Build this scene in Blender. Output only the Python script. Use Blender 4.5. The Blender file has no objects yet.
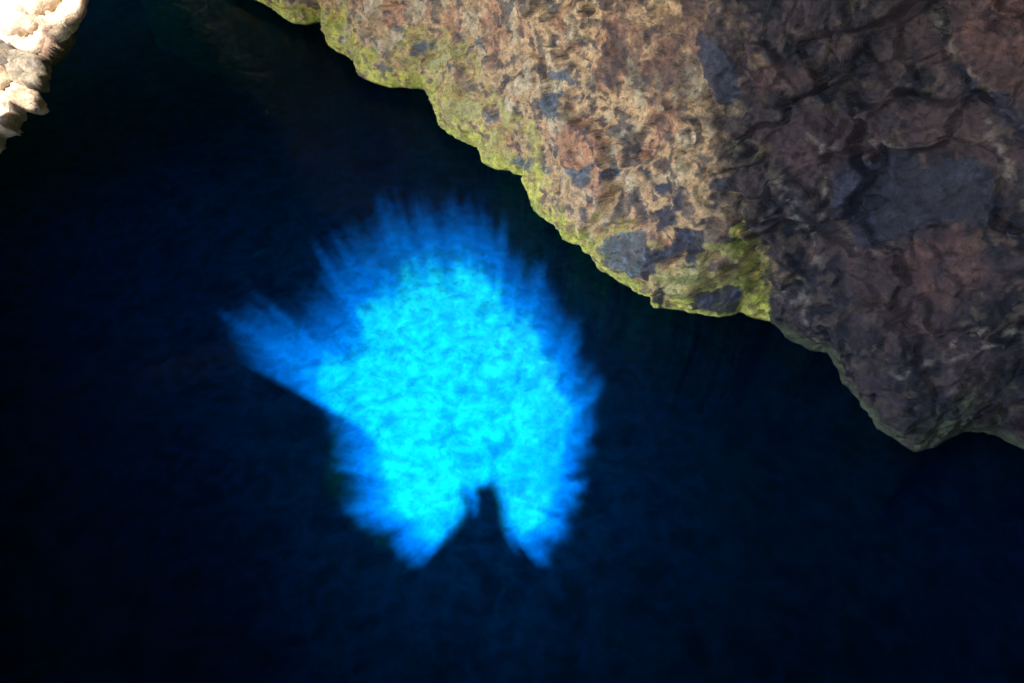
import bpy, bmesh, math, random
from mathutils import Vector, noise
from mathutils.geometry import delaunay_2d_cdt, tessellate_polygon

random.seed(7)
S = bpy.context.scene
COL = S.collection

# ------------------------------------------------------------------ camera
H, FPX, PITCH = 9.0, 774.0, math.radians(49)
EYE = Vector((0, 0, H))
FWD = Vector((0, math.cos(PITCH), -math.sin(PITCH)))
UP = Vector((0, math.sin(PITCH), math.cos(PITCH)))
RIGHT = Vector((1, 0, 0))


def ray(px, py):
    """direction of the sight line through a picture point (unit depth)"""
    return RIGHT * ((px - 512) / FPX) + UP * (-(py - 341.5) / FPX) + FWD


def on_level(px, py, z=0.0):
    r = ray(px, py)
    return EYE + r * ((z - H) / r.z)


def pix(p):
    q = p - EYE
    w = max(q.dot(FWD), 0.05)
    return 512 + FPX * q.dot(RIGHT) / w, 341.5 - FPX * q.dot(UP) / w


SUN_DIR = ray(482, 492).normalized()          # the way the sunlight travels


def up_sun(p, z):
    """slide a point back along the sunlight to height z"""
    return p + SUN_DIR * ((z - p.z) / SUN_DIR.z)


# ------------------------------------------------------------------ small helpers
def smooth(a, b, x):
    t = min(max((x - a) / (b - a), 0.0), 1.0)
    return t * t * (3 - 2 * t)


def mix3(a, b, t):
    return (a[0] + (b[0] - a[0]) * t, a[1] + (b[1] - a[1]) * t, a[2] + (b[2] - a[2]) * t)


def seg_dist(x, y, line):
    best = 1e9
    for (x0, y0), (x1, y1) in zip(line, line[1:]):
        dx, dy = x1 - x0, y1 - y0
        t = ((x - x0) * dx + (y - y0) * dy) / (dx * dx + dy * dy + 1e-9)
        t = 0.0 if t < 0 else 1.0 if t > 1 else t
        d = (x - x0 - t * dx) ** 2 + (y - y0 - t * dy) ** 2
        if d < best:
            best = d
    return math.sqrt(best)


def inside(x, y, poly):
    c = False
    j = len(poly) - 1
    for i in range(len(poly)):
        xi, yi = poly[i]
        xj, yj = poly[j]
        if (yi > y) != (yj > y) and x < (xj - xi) * (y - yi) / (yj - yi) + xi:
            c = not c
        j = i
    return c


def poly_sd(x, y, poly):
    """signed distance, positive inside"""
    d = seg_dist(x, y, poly + poly[:1])
    return d if inside(x, y, poly) else -d


class Feature:
    """a line or patch on the rock with a quick bounding box test"""
    def __init__(self, pts, pad):
        self.p = pts
        xs = [q[0] for q in pts]
        ys = [q[1] for q in pts]
        self.b = (min(xs) - pad, min(ys) - pad, max(xs) + pad, max(ys) + pad)

    def near(self, x, y):
        b = self.b
        return b[0] <= x <= b[2] and b[1] <= y <= b[3]


def fbm(p, octv=5):
    return noise.fractal(p, 1.0, 2.0, octv)


def nvec(p):
    x, y, z = p
    return Vector((noise.noise(Vector((x + 17.3, y + 4.1, z + 9.7))), noise.noise(Vector((x - 8.6, y + 23.9, z + 2.2))), noise.noise(Vector((x + 5.5, y - 13.4, z - 19.8)))))


def resample(pts, n):
    L = [0.0]
    for a, b in zip(pts, pts[1:]):
        L.append(L[-1] + (Vector(b) - Vector(a)).length)
    out = []
    k = 0
    for i in range(n):
        s = L[-1] * i / (n - 1)
        while k < len(pts) - 2 and L[k + 1] < s:
            k += 1
        t = (s - L[k]) / max(L[k + 1] - L[k], 1e-9)
        out.append(Vector(pts[k]).lerp(Vector(pts[k + 1]), t))
    return out


def mesh_obj(name, verts, faces, mat, parent=None, cols=None, shade=True):
    me = bpy.data.meshes.new(name)
    me.from_pydata(verts, [], faces)
    me.update()
    if cols is not None:
        a = me.color_attributes.new('tint', 'FLOAT_COLOR', 'POINT')
        flat = []
        for c in cols:
            flat += [c[0], c[1], c[2], 1.0]
        a.data.foreach_set('color', flat)
    if shade:
        me.polygons.foreach_set('use_smooth', [True] * len(me.polygons))
    me.materials.append(mat)
    o = bpy.data.objects.new(name, me)
    COL.objects.link(o)
    if parent:
        o.parent = parent
    return o


def tag(o, label, cat, group=None):
    o['label'] = label
    o['category'] = cat
    if group:
        o['group'] = group
    return o


def structure(o):
    o['kind'] = 'structure'
    return o


# ------------------------------------------------------------------ materials
def new_mat(name):
    m = bpy.data.materials.new(name)
    m.use_nodes = True
    nt = m.node_tree
    nt.nodes.clear()
    return m, nt, nt.nodes, nt.links


def rock_mat(name, tint=True, base=(0.3, 0.25, 0.2), speckle=0.45, rough=(0.45, 0.85), bump=0.5, scale=1.0, specks=0.0, cracks=0.0):
    m, nt, N, L = new_mat(name)
    out = N.new('ShaderNodeOutputMaterial')
    b = N.new('ShaderNodeBsdfPrincipled')
    L.new(b.outputs[0], out.inputs[0])
    tc = N.new('ShaderNodeTexCoord')
    n1 = N.new('ShaderNodeTexNoise'); n1.inputs['Scale'].default_value = 9 * scale; n1.inputs['Detail'].default_value = 9; n1.inputs['Roughness'].default_value = 0.68
    n2 = N.new('ShaderNodeTexNoise'); n2.inputs['Scale'].default_value = 42 * scale; n2.inputs['Detail'].default_value = 6; n2.inputs['Roughness'].default_value = 0.7
    for n in (n1, n2):
        L.new(tc.outputs['Object'], n.inputs['Vector'])
    r1 = N.new('ShaderNodeMapRange'); r1.inputs[1].default_value = 0.32; r1.inputs[2].default_value = 0.68
    r1.inputs[3].default_value = 1 - speckle; r1.inputs[4].default_value = 1 + speckle * 0.75
    L.new(n1.outputs['Fac'], r1.inputs[0])
    r2 = N.new('ShaderNodeMapRange'); r2.inputs[1].default_value = 0.35; r2.inputs[2].default_value = 0.65
    r2.inputs[3].default_value = 1 - speckle * 0.6; r2.inputs[4].default_value = 1 + speckle * 0.5
    L.new(n2.outputs['Fac'], r2.inputs[0])
    mu = N.new('ShaderNodeMath'); mu.operation = 'MULTIPLY'
    L.new(r1.outputs[0], mu.inputs[0]); L.new(r2.outputs[0], mu.inputs[1])
    vm = N.new('ShaderNodeVectorMath'); vm.operation = 'SCALE'
    if tint:
        at = N.new('ShaderNodeAttribute'); at.attribute_name = 'tint'
        L.new(at.outputs['Color'], vm.inputs[0])
    else:
        vm.inputs[0].default_value = base
    sp = N.new('ShaderNodeTexNoise'); sp.inputs['Scale'].default_value = 15 * scale; sp.inputs['Detail'].default_value = 4; sp.inputs['Roughness'].default_value = 0.6
    L.new(tc.outputs['Object'], sp.inputs['Vector'])
    spr = N.new('ShaderNodeMapRange'); spr.inputs[1].default_value = 0.56; spr.inputs[2].default_value = 0.62; spr.inputs[3].default_value = 1.0; spr.inputs[4].default_value = 1 - specks
    L.new(sp.outputs['Fac'], spr.inputs[0])
    vw = N.new('ShaderNodeMix'); vw.data_type = 'VECTOR'; vw.inputs['Factor'].default_value = 0.12
    L.new(tc.outputs['Object'], vw.inputs[4]); L.new(n1.outputs['Color'], vw.inputs[5])
    vo = N.new('ShaderNodeTexVoronoi'); vo.feature = 'DISTANCE_TO_EDGE'; vo.inputs['Scale'].default_value = 2.6 * scale
    L.new(vw.outputs[1], vo.inputs['Vector'])
    vr = N.new('ShaderNodeMapRange'); vr.inputs[1].default_value = 0.0; vr.inputs[2].default_value = 0.035
    L.new(vo.outputs['Distance'], vr.inputs[0])
    m2 = N.new('ShaderNodeMath'); m2.operation = 'MULTIPLY'
    L.new(mu.outputs[0], m2.inputs[0]); L.new(spr.outputs[0], m2.inputs[1])
    L.new(m2.outputs[0], vm.inputs['Scale'])
    L.new(vm.outputs[0], b.inputs['Base Color'])
    rr = N.new('ShaderNodeMapRange'); rr.inputs[3].default_value = rough[0]; rr.inputs[4].default_value = rough[1]
    L.new(n1.outputs['Fac'], rr.inputs[0]); L.new(rr.outputs[0], b.inputs['Roughness'])
    ad = N.new('ShaderNodeMath'); ad.operation = 'MULTIPLY_ADD'; ad.inputs[1].default_value = 0.35
    L.new(n2.outputs['Fac'], ad.inputs[0]); L.new(n1.outputs['Fac'], ad.inputs[2])
    bp = N.new('ShaderNodeBump'); bp.inputs['Strength'].default_value = bump; bp.inputs['Distance'].default_value = 0.05
    hc = N.new('ShaderNodeMath'); hc.operation = 'MULTIPLY_ADD'; hc.inputs[1].default_value = cracks
    L.new(vr.outputs[0], hc.inputs[0]); L.new(ad.outputs[0], hc.inputs[2])
    L.new(hc.outputs[0], bp.inputs['Height']); L.new(bp.outputs[0], b.inputs['Normal'])
    return m


WALL_MAT = rock_mat('wet_limestone', speckle=0.44, bump=0.9, specks=0.42, cracks=0.14)
PALE_MAT = rock_mat('pale_limestone', speckle=0.38, rough=(0.8, 0.95), bump=0.8, specks=0.3, cracks=0.3)
ROOF_MAT = rock_mat('roof_rock', tint=False, base=(0.015, 0.014, 0.013), rough=(0.8, 0.95))
BOUNCE_MAT = rock_mat('bank_rock', tint=False, base=(0.78, 0.66, 0.50), rough=(0.8, 0.95))  # pale so the added bank throws sun back at the wall
SAND_MAT = rock_mat('seabed_sand', speckle=0.22, rough=(0.9, 0.95), bump=0.6, scale=0.35)


def water_mat():
    m, nt, N, L = new_mat('sea_water')
    out = N.new('ShaderNodeOutputMaterial')
    tc = N.new('ShaderNodeTexCoord')
    # ripples
    w1 = N.new('ShaderNodeTexNoise'); w1.inputs['Scale'].default_value = 1.6; w1.inputs['Detail'].default_value = 5; w1.inputs['Distortion'].default_value = 0.6
    L.new(tc.outputs['Object'], w1.inputs['Vector'])
    bp = N.new('ShaderNodeBump'); bp.inputs['Strength'].default_value = 0.35; bp.inputs['Distance'].default_value = 0.12
    L.new(w1.outputs['Fac'], bp.inputs['Height'])
    fr = N.new('ShaderNodeFresnel'); fr.inputs['IOR'].default_value = 1.09
    L.new(bp.outputs[0], fr.inputs['Normal'])
    gl = N.new('ShaderNodeBsdfGlossy'); gl.inputs['Roughness'].default_value = 0.03
    L.new(bp.outputs[0], gl.inputs['Normal'])
    # caustic pattern painted as noise in the transparent colour
    wa = N.new('ShaderNodeTexNoise'); wa.inputs['Scale'].default_value = 2.2; wa.inputs['Detail'].default_value = 3
    L.new(tc.outputs['Object'], wa.inputs['Vector'])
    wx = N.new('ShaderNodeMix'); wx.data_type = 'VECTOR'; wx.inputs['Factor'].default_value = 0.22
    L.new(tc.outputs['Object'], wx.inputs[4]); L.new(wa.outputs['Color'], wx.inputs[5])
    n1 = N.new('ShaderNodeTexNoise'); n1.inputs['Scale'].default_value = 7.0; n1.inputs['Detail'].default_value = 4; n1.inputs['Roughness'].default_value = 0.6
    n1.inputs['Distortion'].default_value = 0.2
    L.new(wx.outputs[1], n1.inputs['Vector'])
    n2 = N.new('ShaderNodeTexNoise'); n2.inputs['Scale'].default_value = 2.6; n2.inputs['Detail'].default_value = 2; n2.inputs['Distortion'].default_value = 0.5
    L.new(wx.outputs[1], n2.inputs['Vector'])
    rdg = N.new('ShaderNodeMath'); rdg.operation = 'SUBTRACT'; rdg.inputs[1].default_value = 0.5
    L.new(n2.outputs['Fac'], rdg.inputs[0])
    rda = N.new('ShaderNodeMath'); rda.operation = 'ABSOLUTE'
    L.new(rdg.outputs[0], rda.inputs[0])
    rdm = N.new('ShaderNodeMath'); rdm.operation = 'MULTIPLY_ADD'; rdm.inputs[1].default_value = -1.5
    L.new(rda.outputs[0], rdm.inputs[0]); L.new(n1.outputs['Fac'], rdm.inputs[2])
    ra = N.new('ShaderNodeMapRange'); ra.inputs[1].default_value = 0.16; ra.inputs[2].default_value = 0.58
    ra.inputs[3].default_value = 0.55; ra.inputs[4].default_value = 1.0
    L.new(rdm.outputs[0], ra.inputs[0])
    cb = N.new('ShaderNodeCombineColor')
    for i in range(3):
        L.new(ra.outputs[0], cb.inputs[i])
    tr = N.new('ShaderNodeBsdfTransparent')
    L.new(cb.outputs[0], tr.inputs['Color'])
    mx = N.new('ShaderNodeMixShader')
    L.new(fr.outputs[0], mx.inputs[0]); L.new(tr.outputs[0], mx.inputs[1]); L.new(gl.outputs[0], mx.inputs[2])
    L.new(mx.outputs[0], out.inputs['Surface'])
    sc = N.new('ShaderNodeVolumeScatter'); sc.inputs['Color'].default_value = (0.0, 0.172, 1.0, 1); sc.inputs['Density'].default_value = 0.0195
    sc.inputs['Anisotropy'].default_value = -0.76
    ab = N.new('ShaderNodeVolumeAbsorption'); ab.inputs['Color'].default_value = (0.0, 0.895, 0.835, 1); ab.inputs['Density'].default_value = 0.5
    ads = N.new('ShaderNodeAddShader')
    L.new(sc.outputs[0], ads.inputs[0]); L.new(ab.outputs[0], ads.inputs[1])
    L.new(ads.outputs[0], out.inputs['Volume'])
    return m


WATER_MAT = water_mat()

# ------------------------------------------------------------------ cave wall on the right
LIP = [(60, -110), (170, -50), (225, -14), (259, 0), (275, 11), (291, 23), (302, 24), (318, 21), (332, 19), (332, 34), (331, 47), (344, 55), (357, 63), (358, 76),
       (374, 83), (389, 87), (406, 87), (422, 88), (434, 102), (439, 125), (459, 141), (476, 147), (479, 160), (494, 168),
       (510, 171), (525, 176), (530, 187), (531, 205), (545, 220), (559, 231), (584, 254), (609, 275), (627, 287), (649, 297), (652, 309),
       (676, 309), (700, 315), (720, 315), (739, 312), (767, 320), (780, 329), (795, 340), (816, 350), (830, 353), (836, 366), (839, 380), (854, 396),
       (870, 412), (886, 428), (900, 442), (912, 451), (924, 448), (939, 444), (956, 438), (973, 433), (993, 436), (1010, 443), (1026, 450), (1090, 462), (1220, 470), (1500, 480)]
FISSURE = [(668, -60), (676, 0), (690, 38), (701, 62), (702, 76), (712, 95), (722, 122), (735, 150), (742, 180), (748, 215), (746, 240), (752, 270), (762, 300), (769, 322)]
GAP = [(880, -200), (918, -60), (929, 0), (940, 30), (946, 62), (968, 90), (990, 108), (1024, 138), (1080, 175), (1300, 300)]
WEDGE = [(1300, 330), (1100, 360), (1024, 375), (1000, 382), (970, 395), (945, 412), (928, 436), (913, 452)]
BOULD = [(1003, 383), (1000, 405), (1008, 424), (1026, 440), (1090, 470)]
CRACKS = [  # line, width in px, depth m
    (FISSURE, 4, .15), (GAP, 8, .30), (WEDGE, 4, .22), (BOULD, 3.5, .22),
    ([(395, 40), (413, 73), (424, 82), (446, 87), (466, 93), (482, 102), (500, 110), (518, 124), (535, 133), (548, 140)], 2.2, .10),
    ([(545, 134), (562, 131), (582, 128)], 2, .07),
    ([(552, 232), (562, 238), (590, 240), (609, 236), (620, 229), (634, 224), (650, 230)], 2.4, .13),
    ([(578, 58), (584, 70), (589, 84), (590, 106)], 2, .08),
    ([(554, 14), (562, 30), (572, 44)], 2, .07),
    ([(858, -20), (862, 20), (872, 45), (882, 66), (886, 92)], 3.6, .20),
    ([(828, 44), (840, 66), (852, 84), (858, 98)], 3.4, .17),
    ([(780, -10), (800, 30), (812, 70), (830, 100)], 3, .12),
    ([(812, 135), (828, 153), (845, 156), (870, 153), (908, 151), (950, 148), (985, 165), (1003, 200)], 3.4, .15),
    ([(828, 153), (833, 190), (829, 215), (840, 242), (852, 256), (874, 262), (905, 250), (930, 232), (975, 232)], 3, .12),
    ([(640, 60), (648, 84), (642, 100)], 2, .05),
    ([(1024, 255), (990, 262), (930, 300), (900, 318), (880, 330)], 3, .12),
    ([(778, 180), (792, 215), (800, 260), (820, 300)], 3, .10),
]
CRACKS = [(Feature(l, w * 3 + 2), w, d) for l, w, d in CRACKS]
DARKS = [[(604, 184), (606, 169), (618, 167), (623, 174), (612, 179)],
         [(634, 169), (644, 168), (653, 175), (648, 180), (640, 174)],
         [(653, 191), (663, 187), (665, 176), (671, 177), (669, 191), (661, 198)],
         [(684, 187), (689, 180), (700, 185), (698, 189)],
         [(655, 207), (672, 206), (680, 200), (689, 192), (693, 200), (689, 206), (683, 208), (681, 221), (668, 228), (659, 226), (655, 217)],
         [(680, 228), (693, 223), (702, 230), (711, 225), (711, 240), (709, 256), (694, 254), (687, 249), (674, 258), (665, 267), (650, 277), (636, 279), (632, 268), (612, 266),
          (606, 253), (609, 237), (625, 232), (642, 231), (650, 237), (653, 247), (668, 250), (677, 243)],
         [(690, 301), (700, 293), (711, 290), (732, 291), (739, 299), (736, 312), (690, 312)],
         [(652, 300), (668, 280), (672, 286), (664, 300), (662, 312)],
         [(515, 161), (524, 155), (536, 157), (535, 165), (526, 168)], [(537, 170), (546, 168), (550, 173), (541, 175)],
         [(487, 115), (495, 115), (496, 122), (488, 124)],
         [(556, 69), (567, 71), (577, 84), (568, 88), (560, 78)],
         [(550, 91), (563, 93), (564, 112), (554, 118), (549, 105)],
         [(418, 43), (427, 42), (428, 52), (419, 55)], [(470, 38), (479, 38), (480, 48), (471, 48)],
         [(383, 66), (391, 67), (390, 72), (383, 71)], [(716, 202), (724, 200), (727, 207), (718, 207)],
         [(576, 166), (588, 164), (598, 164), (598, 178), (590, 186), (580, 180)], [(696, 258), (706, 255), (708, 261), (698, 262)],
         [(716, 170), (724, 176), (736, 176), (736, 188), (720, 186)],
         [(944, 63), (962, 68), (976, 83), (984, 102), (966, 97), (952, 86)], [(984, 98), (1000, 92), (1014, 97), (1030, 115), (1034, 140), (1005, 127), (990, 114)],
         [(834, 170), (850, 158), (880, 160), (905, 158), (912, 176), (930, 168), (955, 162), (980, 178), (994, 205), (990, 226), (960, 224), (925, 230), (890, 246), (862, 256), (846, 244), (836, 215)],
         [(690, 45), (702, 30), (722, 40), (738, 62), (742, 92), (728, 112), (716, 96), (704, 76)]]
DARKS = [Feature(p, 14) for p in DARKS]
PINKS = [[(892, 256), (915, 238), (945, 230), (970, 242), (985, 270), (965, 305), (930, 318), (900, 296)],
         [(898, 190), (910, 180), (918, 195), (913, 211), (903, 206)],
         [(748, 62), (770, 56), (792, 60), (812, 76), (802, 94), (766, 92)],
         [(884, 94), (898, 90), (903, 108), (890, 118)], [(574, 150), (590, 150), (600, 158), (586, 162), (574, 158)],
         [(960, 20), (1000, -20), (1060, -20), (1060, 130), (1015, 95), (985, 90), (965, 60)],
         [(800, 240), (822, 236), (832, 252), (818, 266), (802, 258)], [(988, 226), (996, 224), (999, 232), (991, 236)], [(990, 242), (1004, 242), (1006, 254), (992, 256)]]
PINKS = [Feature(p, 20) for p in PINKS]
VEINS = [([(812, 130), (826, 146), (845, 149), (870, 145), (906, 146)], 2.5), ([(826, 150), (831, 190), (827, 214), (838, 240), (850, 252), (874, 257)], 2.2),
         ([(930, 14), (944, 34), (960, 60), (985, 88), (1024, 118), (1060, 150)], 7),
         ([(905, 378), (930, 362), (958, 346), (985, 331), (1012, 336), (1040, 350)], 3), ([(952, 362), (975, 356), (1000, 345)], 2),
         ([(786, 176), (800, 196), (812, 236), (822, 262)], 4), ([(985, 120), (1000, 165), (1018, 200), (1030, 230)], 7),
         ([(776, 300), (790, 292), (806, 300), (812, 326), (822, 344)], 4), ([(394, 0), (402, 18), (400, 40), (412, 66)], 3)]
VEINS = [(Feature(p, w * 4), w) for p, w in VEINS]
ALGAE_LINES = [Feature(p, 40) for p in ([(552, 234), (590, 242), (609, 238), (632, 226)], [(746, 215), (746, 240), (752, 270), (762, 300), (769, 320)], [(405, 55), (424, 84), (470, 96)],
                                        [(929, 436), (945, 414), (975, 400)], [(1003, 385), (1002, 406), (1020, 436)])]
LIPF = [p for p in LIP]


def rock_colour(x, y, P):
    """what the stone itself is: tan on the near-left mass, dark crust on the right, weed along the tide line"""
    n1 = fbm(P * 1.3 + Vector((5, 1, 3)), 5)
    n2 = fbm(P * 4.5 + Vector((1, 9, 2)), 5)
    n3 = fbm(P * 10.0 + Vector((3, 3, 8)), 4)
    n4 = fbm(P * 2.4 + Vector((13, 4, 18)), 5)
    # wobble the picture point so traced edges break up
    wx = x + 5 * n2 + 2.5 * n3
    wy = y + 5 * fbm(P * 4.5 + Vector((31, 9, 12)), 4) + 2.5 * n3
    tan = mix3((0.80, 0.50, 0.235), (0.70, 0.34, 0.165), smooth(-0.1, 0.35, n1 + 0.35 * n2))
    tan = mix3(tan, (0.80, 0.62, 0.36), smooth(0.1, 0.45, n4) * 0.8)
    tan = mix3(tan, (0.13, 0.115, 0.11), smooth(0.14, 0.30, n2 * 0.7 - n4 * 0.3) * 0.75)
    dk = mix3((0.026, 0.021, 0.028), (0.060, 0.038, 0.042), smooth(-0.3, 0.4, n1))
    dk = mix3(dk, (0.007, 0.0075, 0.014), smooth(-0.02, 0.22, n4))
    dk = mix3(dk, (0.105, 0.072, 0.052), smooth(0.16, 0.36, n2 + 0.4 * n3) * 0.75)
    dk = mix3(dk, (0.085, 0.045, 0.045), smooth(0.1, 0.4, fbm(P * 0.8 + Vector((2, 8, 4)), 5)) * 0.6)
    # tan -> dark
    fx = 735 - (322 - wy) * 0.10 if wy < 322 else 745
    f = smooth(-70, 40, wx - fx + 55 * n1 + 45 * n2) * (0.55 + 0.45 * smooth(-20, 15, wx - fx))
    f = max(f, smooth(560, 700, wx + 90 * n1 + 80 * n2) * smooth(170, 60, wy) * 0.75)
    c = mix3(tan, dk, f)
    # broken brown crust over the upper middle
    cr = smooth(0.02, 0.20, n3 * 0.8 + n2 * 0.5 - 0.12) * smooth(470, 620, x) * smooth(240, 120, y) * (1 - f)
    c = mix3(c, (0.085, 0.042, 0.030), cr * 0.85)
    bl = smooth(0.20, 0.25, fbm(P * 2.7 + Vector((21, 3, 6)), 4) + 0.12 * n3) * smooth(-0.25, 0.15, n1 + 0.3) * smooth(420, 520, x) * (1 - f)
    c = mix3(c, mix3((0.055, 0.052, 0.066), (0.10, 0.085, 0.085), smooth(-.2, .3, n2)), bl * 0.75)
    for F in PINKS:
        if F.near(wx, wy):
            t = smooth(-3, 9, poly_sd(wx, wy, F.p))
            c = mix3(c, (0.16, 0.075, 0.06) if x > 700 else (0.62, 0.28, 0.13), t * (0.42 + 0.5 * n2))
    for F, w in VEINS:
        if F.near(wx, wy):
            d = seg_dist(wx, wy, F.p)
            c = mix3(c, (0.30, 0.25, 0.19), math.exp(-(d / w) ** 2) * smooth(-0.2, 0.3, n3 + n2) * 0.6)
    # weed
    ld = seg_dist(x, y, LIPF)
    wid = 23 if x < 600 else 34 - 18 * smooth(600, 640, x) + 14 * smooth(660, 720, x) * smooth(775, 750, x)
    if x > 772:
        wid = 10 if x < 900 else 20
    a = smooth(1.0, 0.15, ld / wid + 0.9 * n2 + 0.3 * n3)
    if 560 < x < 775 and y > 238:
        a = max(a, 0.5 * smooth(-0.25, 0.3, n4 + .3 * n3))
    if 400 < x < 545 and ld < 60:
        a = max(a, 0.55 * smooth(-0.2, 0.25, n4 + .3 * n3 + .1))
    for F in ALGAE_LINES:
        if F.near(x, y):
            a = max(a, 0.8 * math.exp(-(seg_dist(wx, wy, F.p) / 8) ** 2) * smooth(-0.15, 0.3, n2 + 0.5 * n3))
    g = mix3((0.92, 0.82, 0.15), (0.55, 0.55, 0.07), smooth(-0.2, 0.4, n4))
    g = mix3(g, (0.78, 0.50, 0.10), smooth(0.1, 0.4, n2) * 0.6)
    if x > 770:
        g = (0.10, 0.11, 0.05)
    c = mix3(c, g, min(a, 1) * 0.85)
    for F in DARKS:
        if F.near(wx, wy):
            t = smooth(-1.5, 1.8, poly_sd(wx, wy, F.p) + 2.2 * n3)
            base = ((0.022, 0.023, 0.038) if x > 770 else (0.040, 0.045, 0.066)) if x > 600 else (0.13, 0.15, 0.16)
            if y > 230 and x < 650:
                base = (0.13, 0.15, 0.15)
            c = mix3(c, mix3(base, tuple(q * 1.9 for q in base), smooth(0, .5, n2)), t * 0.9)
    return c


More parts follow.
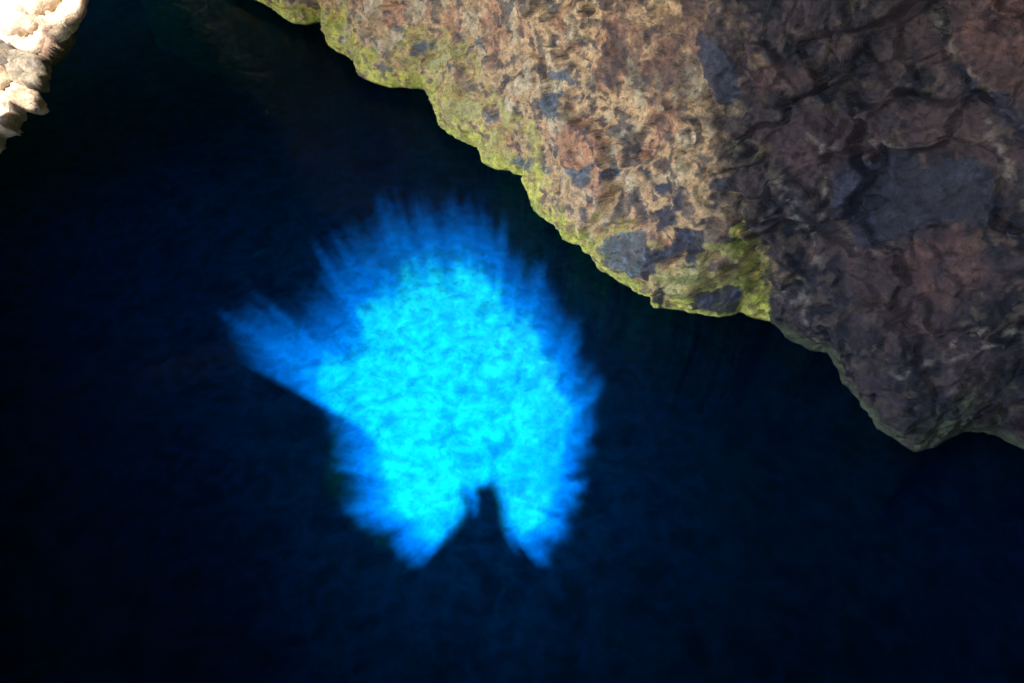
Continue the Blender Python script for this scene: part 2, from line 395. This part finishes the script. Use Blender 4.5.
def build_wall():
    NU, NH, NL = 760, 400, 26
    lip = resample([on_level(x, y, 0.25) for x, y in LIP], NU * 4)
    # spend most columns on the stretch the cave mouth looks at
    cols, acc = [], [0.0]
    for a, b in zip(lip, lip[1:]):
        px, py = pix((a + b) * 0.5)
        w = (a - b).length * FPX / max((a - EYE).length, 1) * (1.0 if 230 < px < 1060 else 0.12)
        acc.append(acc[-1] + w)
    k = 0
    for i in range(NU):
        s = acc[-1] * i / (NU - 1)
        while k < len(lip) - 2 and acc[k + 1] < s:
            k += 1
        cols.append(lip[k].lerp(lip[k + 1], (s - acc[k]) / max(acc[k + 1] - acc[k], 1e-9)))
    A = on_level(262, 0, .25)
    B = on_level(905, 440, .25)
    e = (B - A).normalized()
    n = Vector((e.y, -e.x, 0))
    if n.dot(EYE - A) < 0:
        n = -n
    N = (n + Vector((0, 0, 0.2))).normalized()
    for i in range(NU):
        q = cols[i]
        cols[i] = q + n * (0.075 * fbm(q * 2.2, 5) + 0.03 * noise.noise(q * 9)) + e * 0.05 * noise.noise(q * 4 + Vector((5, 5, 5)))
    # smoothed foot line
    us = [(c - A).dot(e) for c in cols]
    os_ = [(c - A).dot(n) for c in cols]
    W = 45
    so, su = [], []
    for i in range(NU):
        lo, hi = max(0, i - W), min(NU, i + W + 1)
        so.append(sum(os_[lo:hi]) / (hi - lo))
        su.append(sum(us[lo:hi]) / (hi - lo))
    verts, tints, side = [], [], []
    hs = [7.8 * (j / (NH - 1)) ** 1.08 for j in range(NH)] + [8.5, 9.5, 11.2]
    rows = []
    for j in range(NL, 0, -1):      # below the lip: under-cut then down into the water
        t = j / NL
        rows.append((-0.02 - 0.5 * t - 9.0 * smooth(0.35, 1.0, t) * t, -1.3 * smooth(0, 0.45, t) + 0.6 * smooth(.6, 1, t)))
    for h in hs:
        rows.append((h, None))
    for (h, cut) in rows:
        for i in range(NU):
            if cut is None:
                t = smooth(0.0, 1.6, h)
                u = us[i] + (su[i] - us[i]) * t
                o = os_[i] + (so[i] - os_[i]) * t
                bulge = 0.16 * math.sin(min(h / 0.5, 1.0) * math.pi * 0.5)
                o += bulge - 0.26 * h
                z = 0.25 + h
            else:
                u, o, z = us[i], os_[i] + cut, 0.25 + h
            P = A + e * u + n * o
            P.z = z
            if cut is None:
                x, y = pix(P)
                k1 = smooth(0.0, 1.1, h)
                kf = 0.30 + 0.62 * smooth(650, 790, x)
                k2 = 0.30 + 0.70 * smooth(0.0, 0.4, h)
                d = 0.42 * fbm(P * 0.33 + Vector((2, 7, 1)), 3) * k1
                vd, vp = noise.voronoi(P * 0.62 + 0.5 * nvec(P * 0.9) + 0.15 * nvec(P * 3))
                cell = noise.cell(vp[0] * 7.3)
                d += (0.22 * (cell - 0.2) * smooth(0.0, 0.10, vd[1] - vd[0]) - 0.05 * (1 - smooth(0, 0.05, vd[1] - vd[0])) + 0.45 * kf * (P - vp[0] / 0.62).dot(nvec(vp[0] * 3.7))) * k1
                vd, vp = noise.voronoi(P * 1.9 + 0.3 * nvec(P * 2.1))
                d += (0.06 * (noise.cell(vp[0] * 5.1) - .2) * smooth(0, 0.12, vd[1] - vd[0]) + 0.50 * kf * (P - vp[0] / 1.9).dot(nvec(vp[0] * 3.1))) * k2
                vd, vp = noise.voronoi(P * 4.5 + 0.15 * nvec(P * 5))
                d += 0.16 * kf * (P - vp[0] / 4.5).dot(nvec(vp[0] * 2.3)) * k2
                d += 0.10 * fbm(P * 1.7, 7) * k2 + 0.034 * noise.ridged_multi_fractal(P * 5.0, 1.0, 2.1, 5, 1.0, 2.0) * k2
                wp = P + 0.12 * nvec(P * 1.1) + 0.05 * nvec(P * 4)
                cm = smooth(-0.15, 0.3, noise.noise(P * 0.5 + Vector((7, 7, 2))))
                d -= 0.085 * (1 - smooth(0, 0.035, abs(noise.noise(wp * 0.8)))) * cm * k1
                st = (wp.dot(Vector((0.35, -0.2, 0.9))) * 1.4) % 1.0
                d += 0.07 * (st if st < 0.86 else (1 - st) * 6.1) * k1
                d += 0.026 * fbm(P * 13, 5)
                for F, w, dep in CRACKS:
                    if F.near(x, y):
                        q = seg_dist(x + 4 * noise.noise(P * 4) + 2 * noise.noise(P * 11), y + 4 * noise.noise(P * 4 + Vector((9, 9, 9))) + 2 * noise.noise(P * 11 + Vector((3, 1, 4))), F.p)
                        d -= 0.8 * dep * math.exp(-abs(q / w) ** 1.2 * 1.3) * (0.4 + 0.6 * k1) * smooth(-0.45, 0.25, noise.noise(P * 1.6 + Vector((4, 2, 7))))
                if 930 < x:                       # the reddish rock in the corner stands proud
                    d += 0.22 * smooth(-3, 14, poly_sd(x, y, [(920, -200), (932, 0), (944, 34), (965, 78), (990, 100), (1024, 130), (1300, 290), (1300, -200)]))
                if x > 990:
                    q = poly_sd(x, y, [(1004, 384), (1001, 404), (1009, 423), (1027, 440), (1100, 470), (1100, 380), (1030, 376)])
                    d += 0.16 * smooth(-2, 10, q)
                d = 0.6 * math.tanh(d / 0.6)
                P += N * d
                x2, y2 = pix(P)
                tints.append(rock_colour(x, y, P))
            else:
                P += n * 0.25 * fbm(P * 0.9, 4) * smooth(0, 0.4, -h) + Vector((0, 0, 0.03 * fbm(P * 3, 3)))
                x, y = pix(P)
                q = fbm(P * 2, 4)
                tints.append(mix3((0.018, 0.016, 0.014), (0.009, 0.008, 0.009), smooth(-.3, .3, q)))  # shade under the lip put into the colour, near black
            verts.append(P)
            side.append((x, y))
    tan, dark, red, low, bo = [], [], [], [], []
    red_poly = [(900, -400), (918, -60), (929, 0), (940, 30), (946, 62), (968, 90), (990, 108), (1024, 138), (1080, 175), (1300, 300), (3000, 900), (3000, -900)]
    low_poly = [(3000, 200), (1300, 330), (1100, 360), (1024, 375), (1000, 382), (970, 395), (945, 412), (928, 436), (913, 452), (900, 470), (860, 900), (3000, 900)]
    bo_poly = [(1003, 383), (1000, 405), (1008, 424), (1026, 440), (1090, 470), (3000, 800), (3000, 200), (1300, 330), (1100, 360), (1024, 375)]
    fl = FISSURE[:]
    fis_poly = [(668, -900)] + fl + [(772, 340), (760, 900), (-4000, 900), (-4000, -900)]
    for j in range(len(rows) - 1):
        for i in range(NU - 1):
            a = j * NU + i
            f = (a, a + 1, a + 1 + NU, a + NU)
            x, y = side[a]
            if inside(x, y, fis_poly):
                tan.append(f)
            elif j >= NL and inside(x, y, red_poly):
                red.append(f)
            elif j >= NL and inside(x, y, bo_poly):
                bo.append(f)
            elif j >= NL and inside(x, y, low_poly):
                low.append(f)
            else:
                dark.append(f)

    def part(name, faces):
        idx, vv, cc, ff = {}, [], [], []
        for f in faces:
            g = []
            for v in f:
                if v not in idx:
                    idx[v] = len(vv)
                    vv.append(verts[v])
                    cc.append(tints[v])
                g.append(idx[v])
            ff.append(g)
        return mesh_obj(name, vv, ff, WALL_MAT, None, cc)
    tag(part('rock_wall', tan), 'tan and ochre cave rock with dark patches and yellow-green algae along its lower edge', 'rock')
    tag(part('dark_rock', dark), 'large dark purplish grey rock right of the mossy fissure, ending in a blunt point', 'rock')
    tag(part('reddish_rock', red), 'reddish pink rock in the upper right corner beyond the dark diagonal gap', 'rock')
    tag(part('rock_ledge', low), 'dull greenish ledge under the diagonal crack at the foot of the dark rock', 'rock')
    tag(part('boulder', bo), 'small greenish grey boulder at the right edge beside the dull ledge', 'boulder')


build_wall()

# ------------------------------------------------------------------ sunlit rock, upper left
def inflated(name, outline, dist, thick, rim, tintfn, mat, parent, step=2.0, rough=0.07, tilt=(0, 0), jag=1.3):
    """a rounded lump of rock whose face has the given outline, at its own distance and thickness"""
    pts = [Vector((x, y)) for x, y in outline]
    bnd = []
    for a, b in zip(pts, pts[1:] + pts[:1]):
        m = max(1, int((b - a).length / step))
        for q in range(m):
            p = a.lerp(b, q / m)
            w = jag
            bnd.append(p + Vector((noise.noise(Vector((p.x * .3, p.y * .3, 3))) * w, noise.noise(Vector((p.x * .3, p.y * .3, 9))) * w)))
    nb = len(bnd)
    inner = []
    x0, x1 = min(p.x for p in bnd), max(p.x for p in bnd)
    y0, y1 = min(p.y for p in bnd), max(p.y for p in bnd)
    bl = [(p.x, p.y) for p in bnd]
    y = y0
    while y < y1:
        x = x0
        while x < x1:
            q = (x + random.uniform(-.3, .3) * step, y + random.uniform(-.3, .3) * step)
            if inside(q[0], q[1], bl) and seg_dist(q[0], q[1], bl + bl[:1]) > step * 0.5:
                inner.append(Vector(q))
            x += step
        y += step
    vs, es, fs, ov, oe, of = delaunay_2d_cdt(bnd + inner, [], [list(range(nb))], 1, 1e-5)
    V, C, F = [], [], []
    edge = [bool(set(o) & set(range(nb))) for o in ov]
    front, back = [], []
    for s in (1, -1):
        for i, p in enumerate(vs):
            if s == -1 and edge[i]:
                back.append(front[i]); continue
            d = 0 if edge[i] else seg_dist(p.x, p.y, bl + bl[:1])
            t = min(d / rim, 1)
            hgt = thick * (t * (2 - t)) ** 0.6 * s + (tilt[0] * (p.x - x0) / (x1 - x0) + tilt[1] * (p.y - y0) / (y1 - y0)) * t * (s > 0)
            P = EYE + ray(p.x, p.y) * dist
            hgt += (0.22 * fbm(P * 0.9, 4) + rough * fbm(P * 3.5, 5) + 0.6 * rough * noise.ridged_multi_fractal(P * 6, 1, 2, 4, 1, 2)) * min(t * 2, 1)
            vd, vp = noise.voronoi(P * 1.7)
            hgt += 0.9 * (P - vp[0] / 1.7).dot(nvec(vp[0] * 3.3)) * min(t * 2, 1)
            vd, vp = noise.voronoi(P * 4.2)
            hgt += 0.3 * (P - vp[0] / 4.2).dot(nvec(vp[0] * 2.3)) * min(t * 2, 1)
            P = P - FWD * hgt
            (front if s == 1 else back).append(len(V))
            V.append(P)
            C.append(tintfn(p.x, p.y, P))
    for f in fs:
        F.append([front[i] for i in f][::-1])
        F.append([back[i] for i in f])
    return mesh_obj(name, V, F, mat, parent, C)


sun_rock = bpy.data.objects.new('sunlit_rock', None)
COL.objects.link(sun_rock)
tag(sun_rock, 'bright sunlit cream limestone rock in the upper left corner over the dark water', 'rock')
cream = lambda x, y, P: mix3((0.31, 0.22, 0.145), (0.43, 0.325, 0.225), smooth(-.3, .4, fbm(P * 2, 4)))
shade_brown = lambda x, y, P: mix3((0.10, 0.058, 0.038), (0.18, 0.105, 0.07), smooth(-.3, .4, fbm(P * 2.5, 4)))  # limestone in shade, the shade put into the colour
shade_grey = lambda x, y, P: mix3((0.115, 0.09, 0.06), (0.17, 0.135, 0.09), smooth(-.3, .4, fbm(P * 3, 4)))  # darker tone painted for the block turned from the sun
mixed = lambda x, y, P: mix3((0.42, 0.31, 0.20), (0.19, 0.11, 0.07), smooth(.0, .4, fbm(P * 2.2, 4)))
SR = 11.0
ROCK_OUT = [(84, -60), (87, -30), (87, 0), (86, 12), (77, 30), (76, 42), (68, 54), (56, 68), (52, 75), (50, 92), (39, 98), (37, 110), (24, 114), (22, 124), (17, 136), (6, 139), (3, 150), (-3, 158), (-40, 190), (-100, 210)]
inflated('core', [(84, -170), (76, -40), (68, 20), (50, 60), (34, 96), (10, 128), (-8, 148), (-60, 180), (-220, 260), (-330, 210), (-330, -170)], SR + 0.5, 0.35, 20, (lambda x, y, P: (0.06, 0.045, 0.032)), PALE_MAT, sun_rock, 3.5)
inflated('upper_slab', [(-160, -90), (70, -90), (61, 0), (55, 10), (44, 22), (34, 31), (20, 37), (0, 40), (-30, 42), (-160, 60)], SR - .05, 0.22, 9, (lambda x, y, P: tuple(q * 1.4 for q in cream(x, y, P))), PALE_MAT, sun_rock, tilt=(0.2, -0.2))
inflated('wedge', [(-40, 36), (0, 39), (22, 36), (38, 26), (56, 8), (58, 16), (50, 34), (47, 48), (44, 57), (27, 54), (8, 46), (-40, 44)], SR + .05, 0.20, 6, cream, PALE_MAT, sun_rock, tilt=(-0.1, -0.1))
inflated('side_slab', [(59, -90), (86, -90), (88, 0), (86, 12), (77, 30), (68, 38), (60, 43), (50, 43), (50, 34), (58, 16)], SR + .1, 0.18, 7, mixed, PALE_MAT, sun_rock, tilt=(-0.3, 0.1))
inflated('shaded_block', [(47, 46), (60, 44), (70, 36), (77, 31), (76, 43), (68, 55), (62, 62), (54, 70), (50, 64), (46, 58)], SR + .35, 0.14, 5, shade_brown, PALE_MAT, sun_rock)
inflated('grey_block', [(8, 50), (26, 52), (44, 57), (52, 62), (51, 76), (49, 93), (34, 91), (20, 84), (10, 80), (5, 66)], SR + .15, 0.16, 6, shade_grey, PALE_MAT, sun_rock, tilt=(0.1, -0.25))
inflated('left_block', [(-90, 40), (4, 48), (7, 56), (6, 66), (11, 80), (6, 92), (-90, 130)], SR + .2, 0.18, 6, mixed, PALE_MAT, sun_rock)
inflated('lower_knob', [(-90, 110), (0, 94), (14, 82), (38, 92), (40, 100), (37, 110), (25, 113), (23, 123), (18, 135), (7, 138), (4, 148), (-2, 156), (-90, 190)], SR + .12, 0.2, 6, cream, PALE_MAT, sun_rock, rough=0.12, jag=3.0)

# ------------------------------------------------------------------ sea bed, water, bounce bank, roof
def bed_z(x, y):
    base = -4.8 + 0.22 * (x + 2) + 0.12 * (y - 8)
    base = max(min(base, -3.0), -9)
    return base


GLOW_PAINT = [(322, 345), (335, 330), (360, 305), (385, 272), (405, 254), (430, 244), (470, 246), (490, 262), (520, 292), (556, 328), (580, 380), (598, 440), (588, 500), (556, 550), (536, 566), (512, 546), (500, 520), (490, 488), (470, 496), (466, 526), (442, 546), (420, 566), (380, 545), (330, 500), (322, 480), (328, 455), (332, 420), (324, 400)]


def build_bed():
    n = 220
    V, F, C = [], [], []
    for j in range(n):
        for i in range(n):
            x = -40 + 80 * i / (n - 1)
            y = -30 + 80 * j / (n - 1)
            # closer spacing round the lit patch
            x = -1 + (x + 1) * (0.25 + 0.75 * abs(x / 40) ** 1.3)
            y = 10 + (y - 10) * (0.25 + 0.75 * abs((y - 10) / 40) ** 1.3)
            P = Vector((x, y, 0))
            z = bed_z(x, y) + 0.35 * fbm(P * 0.5, 4) + 0.10 * fbm(P * 2, 4)
            V.append((x, y, z))
            # glow painted into the bed: pale inside its outline, near black outside
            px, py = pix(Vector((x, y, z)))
            d = poly_sd(px, py, GLOW_PAINT) + 7 * fbm(P * 1.2, 5)
            C.append(mix3((0.006, 0.007, 0.007), mix3((0.19, 0.18, 0.09), (0.05, 0.048, 0.028), smooth(-.45, .55, 0.6 * fbm(P * 0.9, 5) + 0.5 * fbm(P * 3.1, 4) + 0.13 * (x + 0.5) - 0.10 * (y - 9.5))), smooth(-5, 5 + 22 * smooth(420, 560, px), d)))  # pale tone fades to the lower right, as the glow does
    for j in range(n - 1):
        for i in range(n - 1):
            a = j * n + i
            F.append((a, a + 1, a + 1 + n, a + n))
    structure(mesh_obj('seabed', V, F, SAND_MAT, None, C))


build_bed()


def build_water():
    bm = bmesh.new()
    bmesh.ops.create_cube(bm, size=1.0)
    for v in bm.verts:
        v.co = Vector((v.co.x * 70, v.co.y * 70 + 8, 0 if v.co.z > 0 else -14))
    me = bpy.data.meshes.new('water')
    bm.to_mesh(me)
    bm.free()
    me.materials.append(WATER_MAT)
    o = bpy.data.objects.new('water', me)
    COL.objects.link(o)
    structure(o)


build_water()

# the outline of the daylight on the water, carried up along the sunlight to the cave roof
PATCH = [(218, 326), (224, 302), (242, 286), (266, 290), (290, 284), (298, 262), (318, 236), (345, 212), (372, 190), (400, 176), (425, 176), (452, 184), (476, 196), (500, 214), (522, 236), (545, 262),
         (565, 292), (585, 325), (598, 355), (604, 385), (604, 420), (598, 452), (588, 490), (574, 525), (556, 548), (546, 560), (536, 563), (526, 552), (519, 556), (512, 541), (505, 531), (508, 522), (499, 517), (497, 505), (504, 498), (498, 493), (494, 486), (493, 472), (490, 482), (484, 479), (482, 486), (474, 482),
         (472, 490), (477, 497), (475, 506), (478, 516), (472, 520), (468, 510), (463, 496), (459, 482), (454, 487), (459, 502), (463, 518), (455, 522), (462, 531), (450, 530), (446, 541), (434, 546), (432, 558), (424, 566), (412, 566),
         (398, 552), (378, 538), (356, 520), (334, 506), (322, 488), (322, 465), (324, 440), (320, 412), (300, 392), (270, 380), (238, 362), (222, 344)]
ROCK_SUN = [(80, -60), (82, -30), (81, 0), (79, 12), (70, 27), (64, 36), (50, 48), (44, 60), (43, 72), (42, 88), (32, 94), (28, 103), (18, 107), (14, 117), (8, 126), (-2, 129), (-10, 134)]
ROOF_Z = 11.0


def build_roof():
    hole = []
    P = [Vector((x, y)) for x, y in PATCH]
    for a, b in zip(P, P[1:] + P[:1]):
        m = max(1, int((b - a).length / 1.6))
        for q in range(m):
            p = a.lerp(b, q / m)
            k = 4.0 if (p.y < 465 or abs(p.x - 478) > 46) else 0.8
            p = p + Vector((noise.noise(Vector((p.x * .12, p.y * .12, 1))), noise.noise(Vector((p.x * .12, p.y * .12, 5))))) * k
            if k < 1:
                p = p + Vector((noise.noise(Vector((p.x * .22, p.y * .22, 41))), noise.noise(Vector((p.x * .22, p.y * .22, 45))))) * 7
            if k > 1:       # teeth added to the rim, shaped to throw streaks into the beam
                c = Vector((482, 485)) - p
                far = c.length
                c.normalize()
                p = p - c * 10
                soft = noise.noise(Vector((p.x * .05, p.y * .05, 21)))
                fine = noise.noise(Vector((p.x * .26, p.y * .26, 27)))
                fin2 = noise.noise(Vector((p.x * .5, p.y * .5, 2)))
                amp = 10 + 0.17 * far
                p = p + c * amp * max(0.0, 0.34 + 0.45 * soft + 0.75 * fine + 0.40 * fin2)
            hole.append(up_sun(on_level(p.x, p.y, 0), ROOF_Z))
    # added gap above the upper left rock, shaped so sun lands only on it
    edge = []
    for (x, y) in ROCK_SUN:
        p = EYE + ray(x, y) * SR
        edge.append(up_sun(p, ROOF_Z))
    edge.append(up_sun(EYE + ray(-75, 150) * SR, ROOF_Z))
    edge.append(up_sun(EYE + ray(-75, -60) * SR, ROOF_Z))
    LL = [up_sun(on_level(x, y, 0.8), ROOF_Z) for x, y in ((-420, 740), (-330, 400), (-450, 200), (-800, -60))]
    outer = [Vector((LL[3].x - 2, 60, ROOF_Z)), Vector((34, 60, ROOF_Z)), Vector((34, -30, ROOF_Z)), Vector((LL[0].x, -30, ROOF_Z))] + LL
    polys = [outer, hole, edge]
    tris = tessellate_polygon(polys)
    pts = outer + hole + edge
    up = -SUN_DIR / -SUN_DIR.z * 0.5
    V = [p.copy() for p in pts] + [p + up for p in pts]
    n = len(pts)
    F = []
    for t in tris:
        F.append(tuple(t))
        F.append(tuple(i + n for i in reversed(t)))
    for s, m in ((0, len(outer)), (len(outer), len(hole)), (len(outer) + len(hole), len(edge))):
        for i in range(m):
            a, b = s + i, s + (i + 1) % m
            F.append((a, b, b + n, a + n))
    # tall shafts added over both gaps to cut off side sky light, wider at top
    for ring, grow, tall in ((hole, 1.16, 44), (edge, 1.1, 24)):
        mid = sum(ring, Vector()) / len(ring)
        b0, q = len(V), len(ring)
        V += [p + up for p in ring]
        V += [mid + (p - mid) * grow + up * tall for p in ring]
        for i in range(q):
            j = (i + 1) % q
            F.append((b0 + i, b0 + j, b0 + j + q, b0 + i + q))
    structure(mesh_obj('cave_roof', V, F, ROOF_MAT, shade=False))


build_roof()


def build_back():
    """rock closing the far end and the right side of the cave"""
    V, F = [], []
    path = [Vector((-60, 30, 0)), Vector((-34, 29, 0)), Vector((-12, 33, 0)), Vector((0, 36, 0)), Vector((20, 36, 0)), Vector((32, 20, 0)), Vector((32, -26, 0)), Vector((20, -28, 0)), Vector((0, -28, 0)), Vector((-6, -26, 0))]
    pts = resample(path, 90)
    m = 20
    for j in range(m):
        for p in pts:
            q = Vector((p.x, p.y, -10 + 22 * j / (m - 1)))
            V.append(q + Vector((1, 1, 0)) * 0.8 * fbm(q * .3, 4))
    for j in range(m - 1):
        for i in range(89):
            a = j * 90 + i
            F.append((a, a + 1, a + 91, a + 90))
    structure(mesh_obj('cave_back', V, F, ROOF_MAT))


build_back()


def build_bounce_bank():
    """dry rocky shore and slope in the open, left of and behind the camera"""
    A = [Vector((-26, 21, 0)), on_level(-60, 20, 0), on_level(-34, 150, 0), on_level(-34, 400, 0), on_level(-34, 730, 0), Vector((-4, 1.5, 0)), Vector((6, 1.5, 0)), Vector((30, 1, 0))]
    pts = resample(A, 120)
    V, F = [], []
    m = 40
    for j in range(m):
        t = j / (m - 1)
        for i, p in enumerate(pts):
            out = Vector((-1, -0.1, 0)).lerp(Vector((0.0, -1, 0)), smooth(66, 92, i))
            if t < 0.2:
                k = 1 - t / 0.2
                q = p + out * 14 * k
                q.z = -0.2 - 12 * k ** 1.5
            else:
                k = (t - 0.2) / 0.8
                dist = 60 * k ** 1.7
                q = p + out * dist
                rise = 0.33 * (1 - smooth(66, 92, i))
                q.z = 0.06 + 0.9 * smooth(0, 1.2, dist) + rise * max(0, dist - 4)
                q.z += (0.5 * fbm(q * .5, 4)) * smooth(0.5, 4, dist)
            V.append(q)
    n = len(pts)
    for j in range(m - 1):
        for i in range(n - 1):
            a = j * n + i
            F.append((a, a + 1, a + n + 1, a + n))
    structure(mesh_obj('ground', V, F, BOUNCE_MAT))  # added out of view: catches stray sun and warms the wall


build_bounce_bank()

# ------------------------------------------------------------------ light
W = bpy.data.worlds.new('World')
S.world = W
W.use_nodes = True
nt = W.node_tree
bg = nt.nodes['Background']
sky = nt.nodes.new('ShaderNodeTexSky')
sky.sky_type = 'NISHITA'
sky.sun_disc = False
to_sun = -SUN_DIR
sky.sun_elevation = math.asin(to_sun.z)
sky.sun_rotation = math.atan2(to_sun.x, to_sun.y)
nt.links.new(sky.outputs[0], bg.inputs[0])
bg.inputs[1].default_value = 0.15

ld = bpy.data.lights.new('sun', 'SUN')
ld.energy = 2.0
ld.angle = math.radians(0.6)
ld.color = (1.0, 0.95, 0.87)
lo = bpy.data.objects.new('sun', ld)
COL.objects.link(lo)
lo.rotation_euler = to_sun.to_track_quat('Z', 'Y').to_euler()
lo.location = (0, -20, 40)

cd = bpy.data.cameras.new('camera')
cam = bpy.data.objects.new('camera', cd)
COL.objects.link(cam)
cam.location = EYE
cam.rotation_euler = (math.radians(90) - PITCH, 0, 0)
cd.sensor_width = 36
cd.lens = 36 * FPX / 1024
cd.clip_end = 500
S.camera = cam

S.view_settings.view_transform = 'Standard'
S.view_settings.look = 'None'
S.view_settings.exposure = 3.7
S.view_settings.gamma = 1
S.view_settings.use_curve_mapping = False
S.cycles.use_denoising = True
S.cycles.max_bounces = 8
S.cycles.diffuse_bounces = 2
S.cycles.volume_bounces = 1
S.cycles.transparent_max_bounces = 12
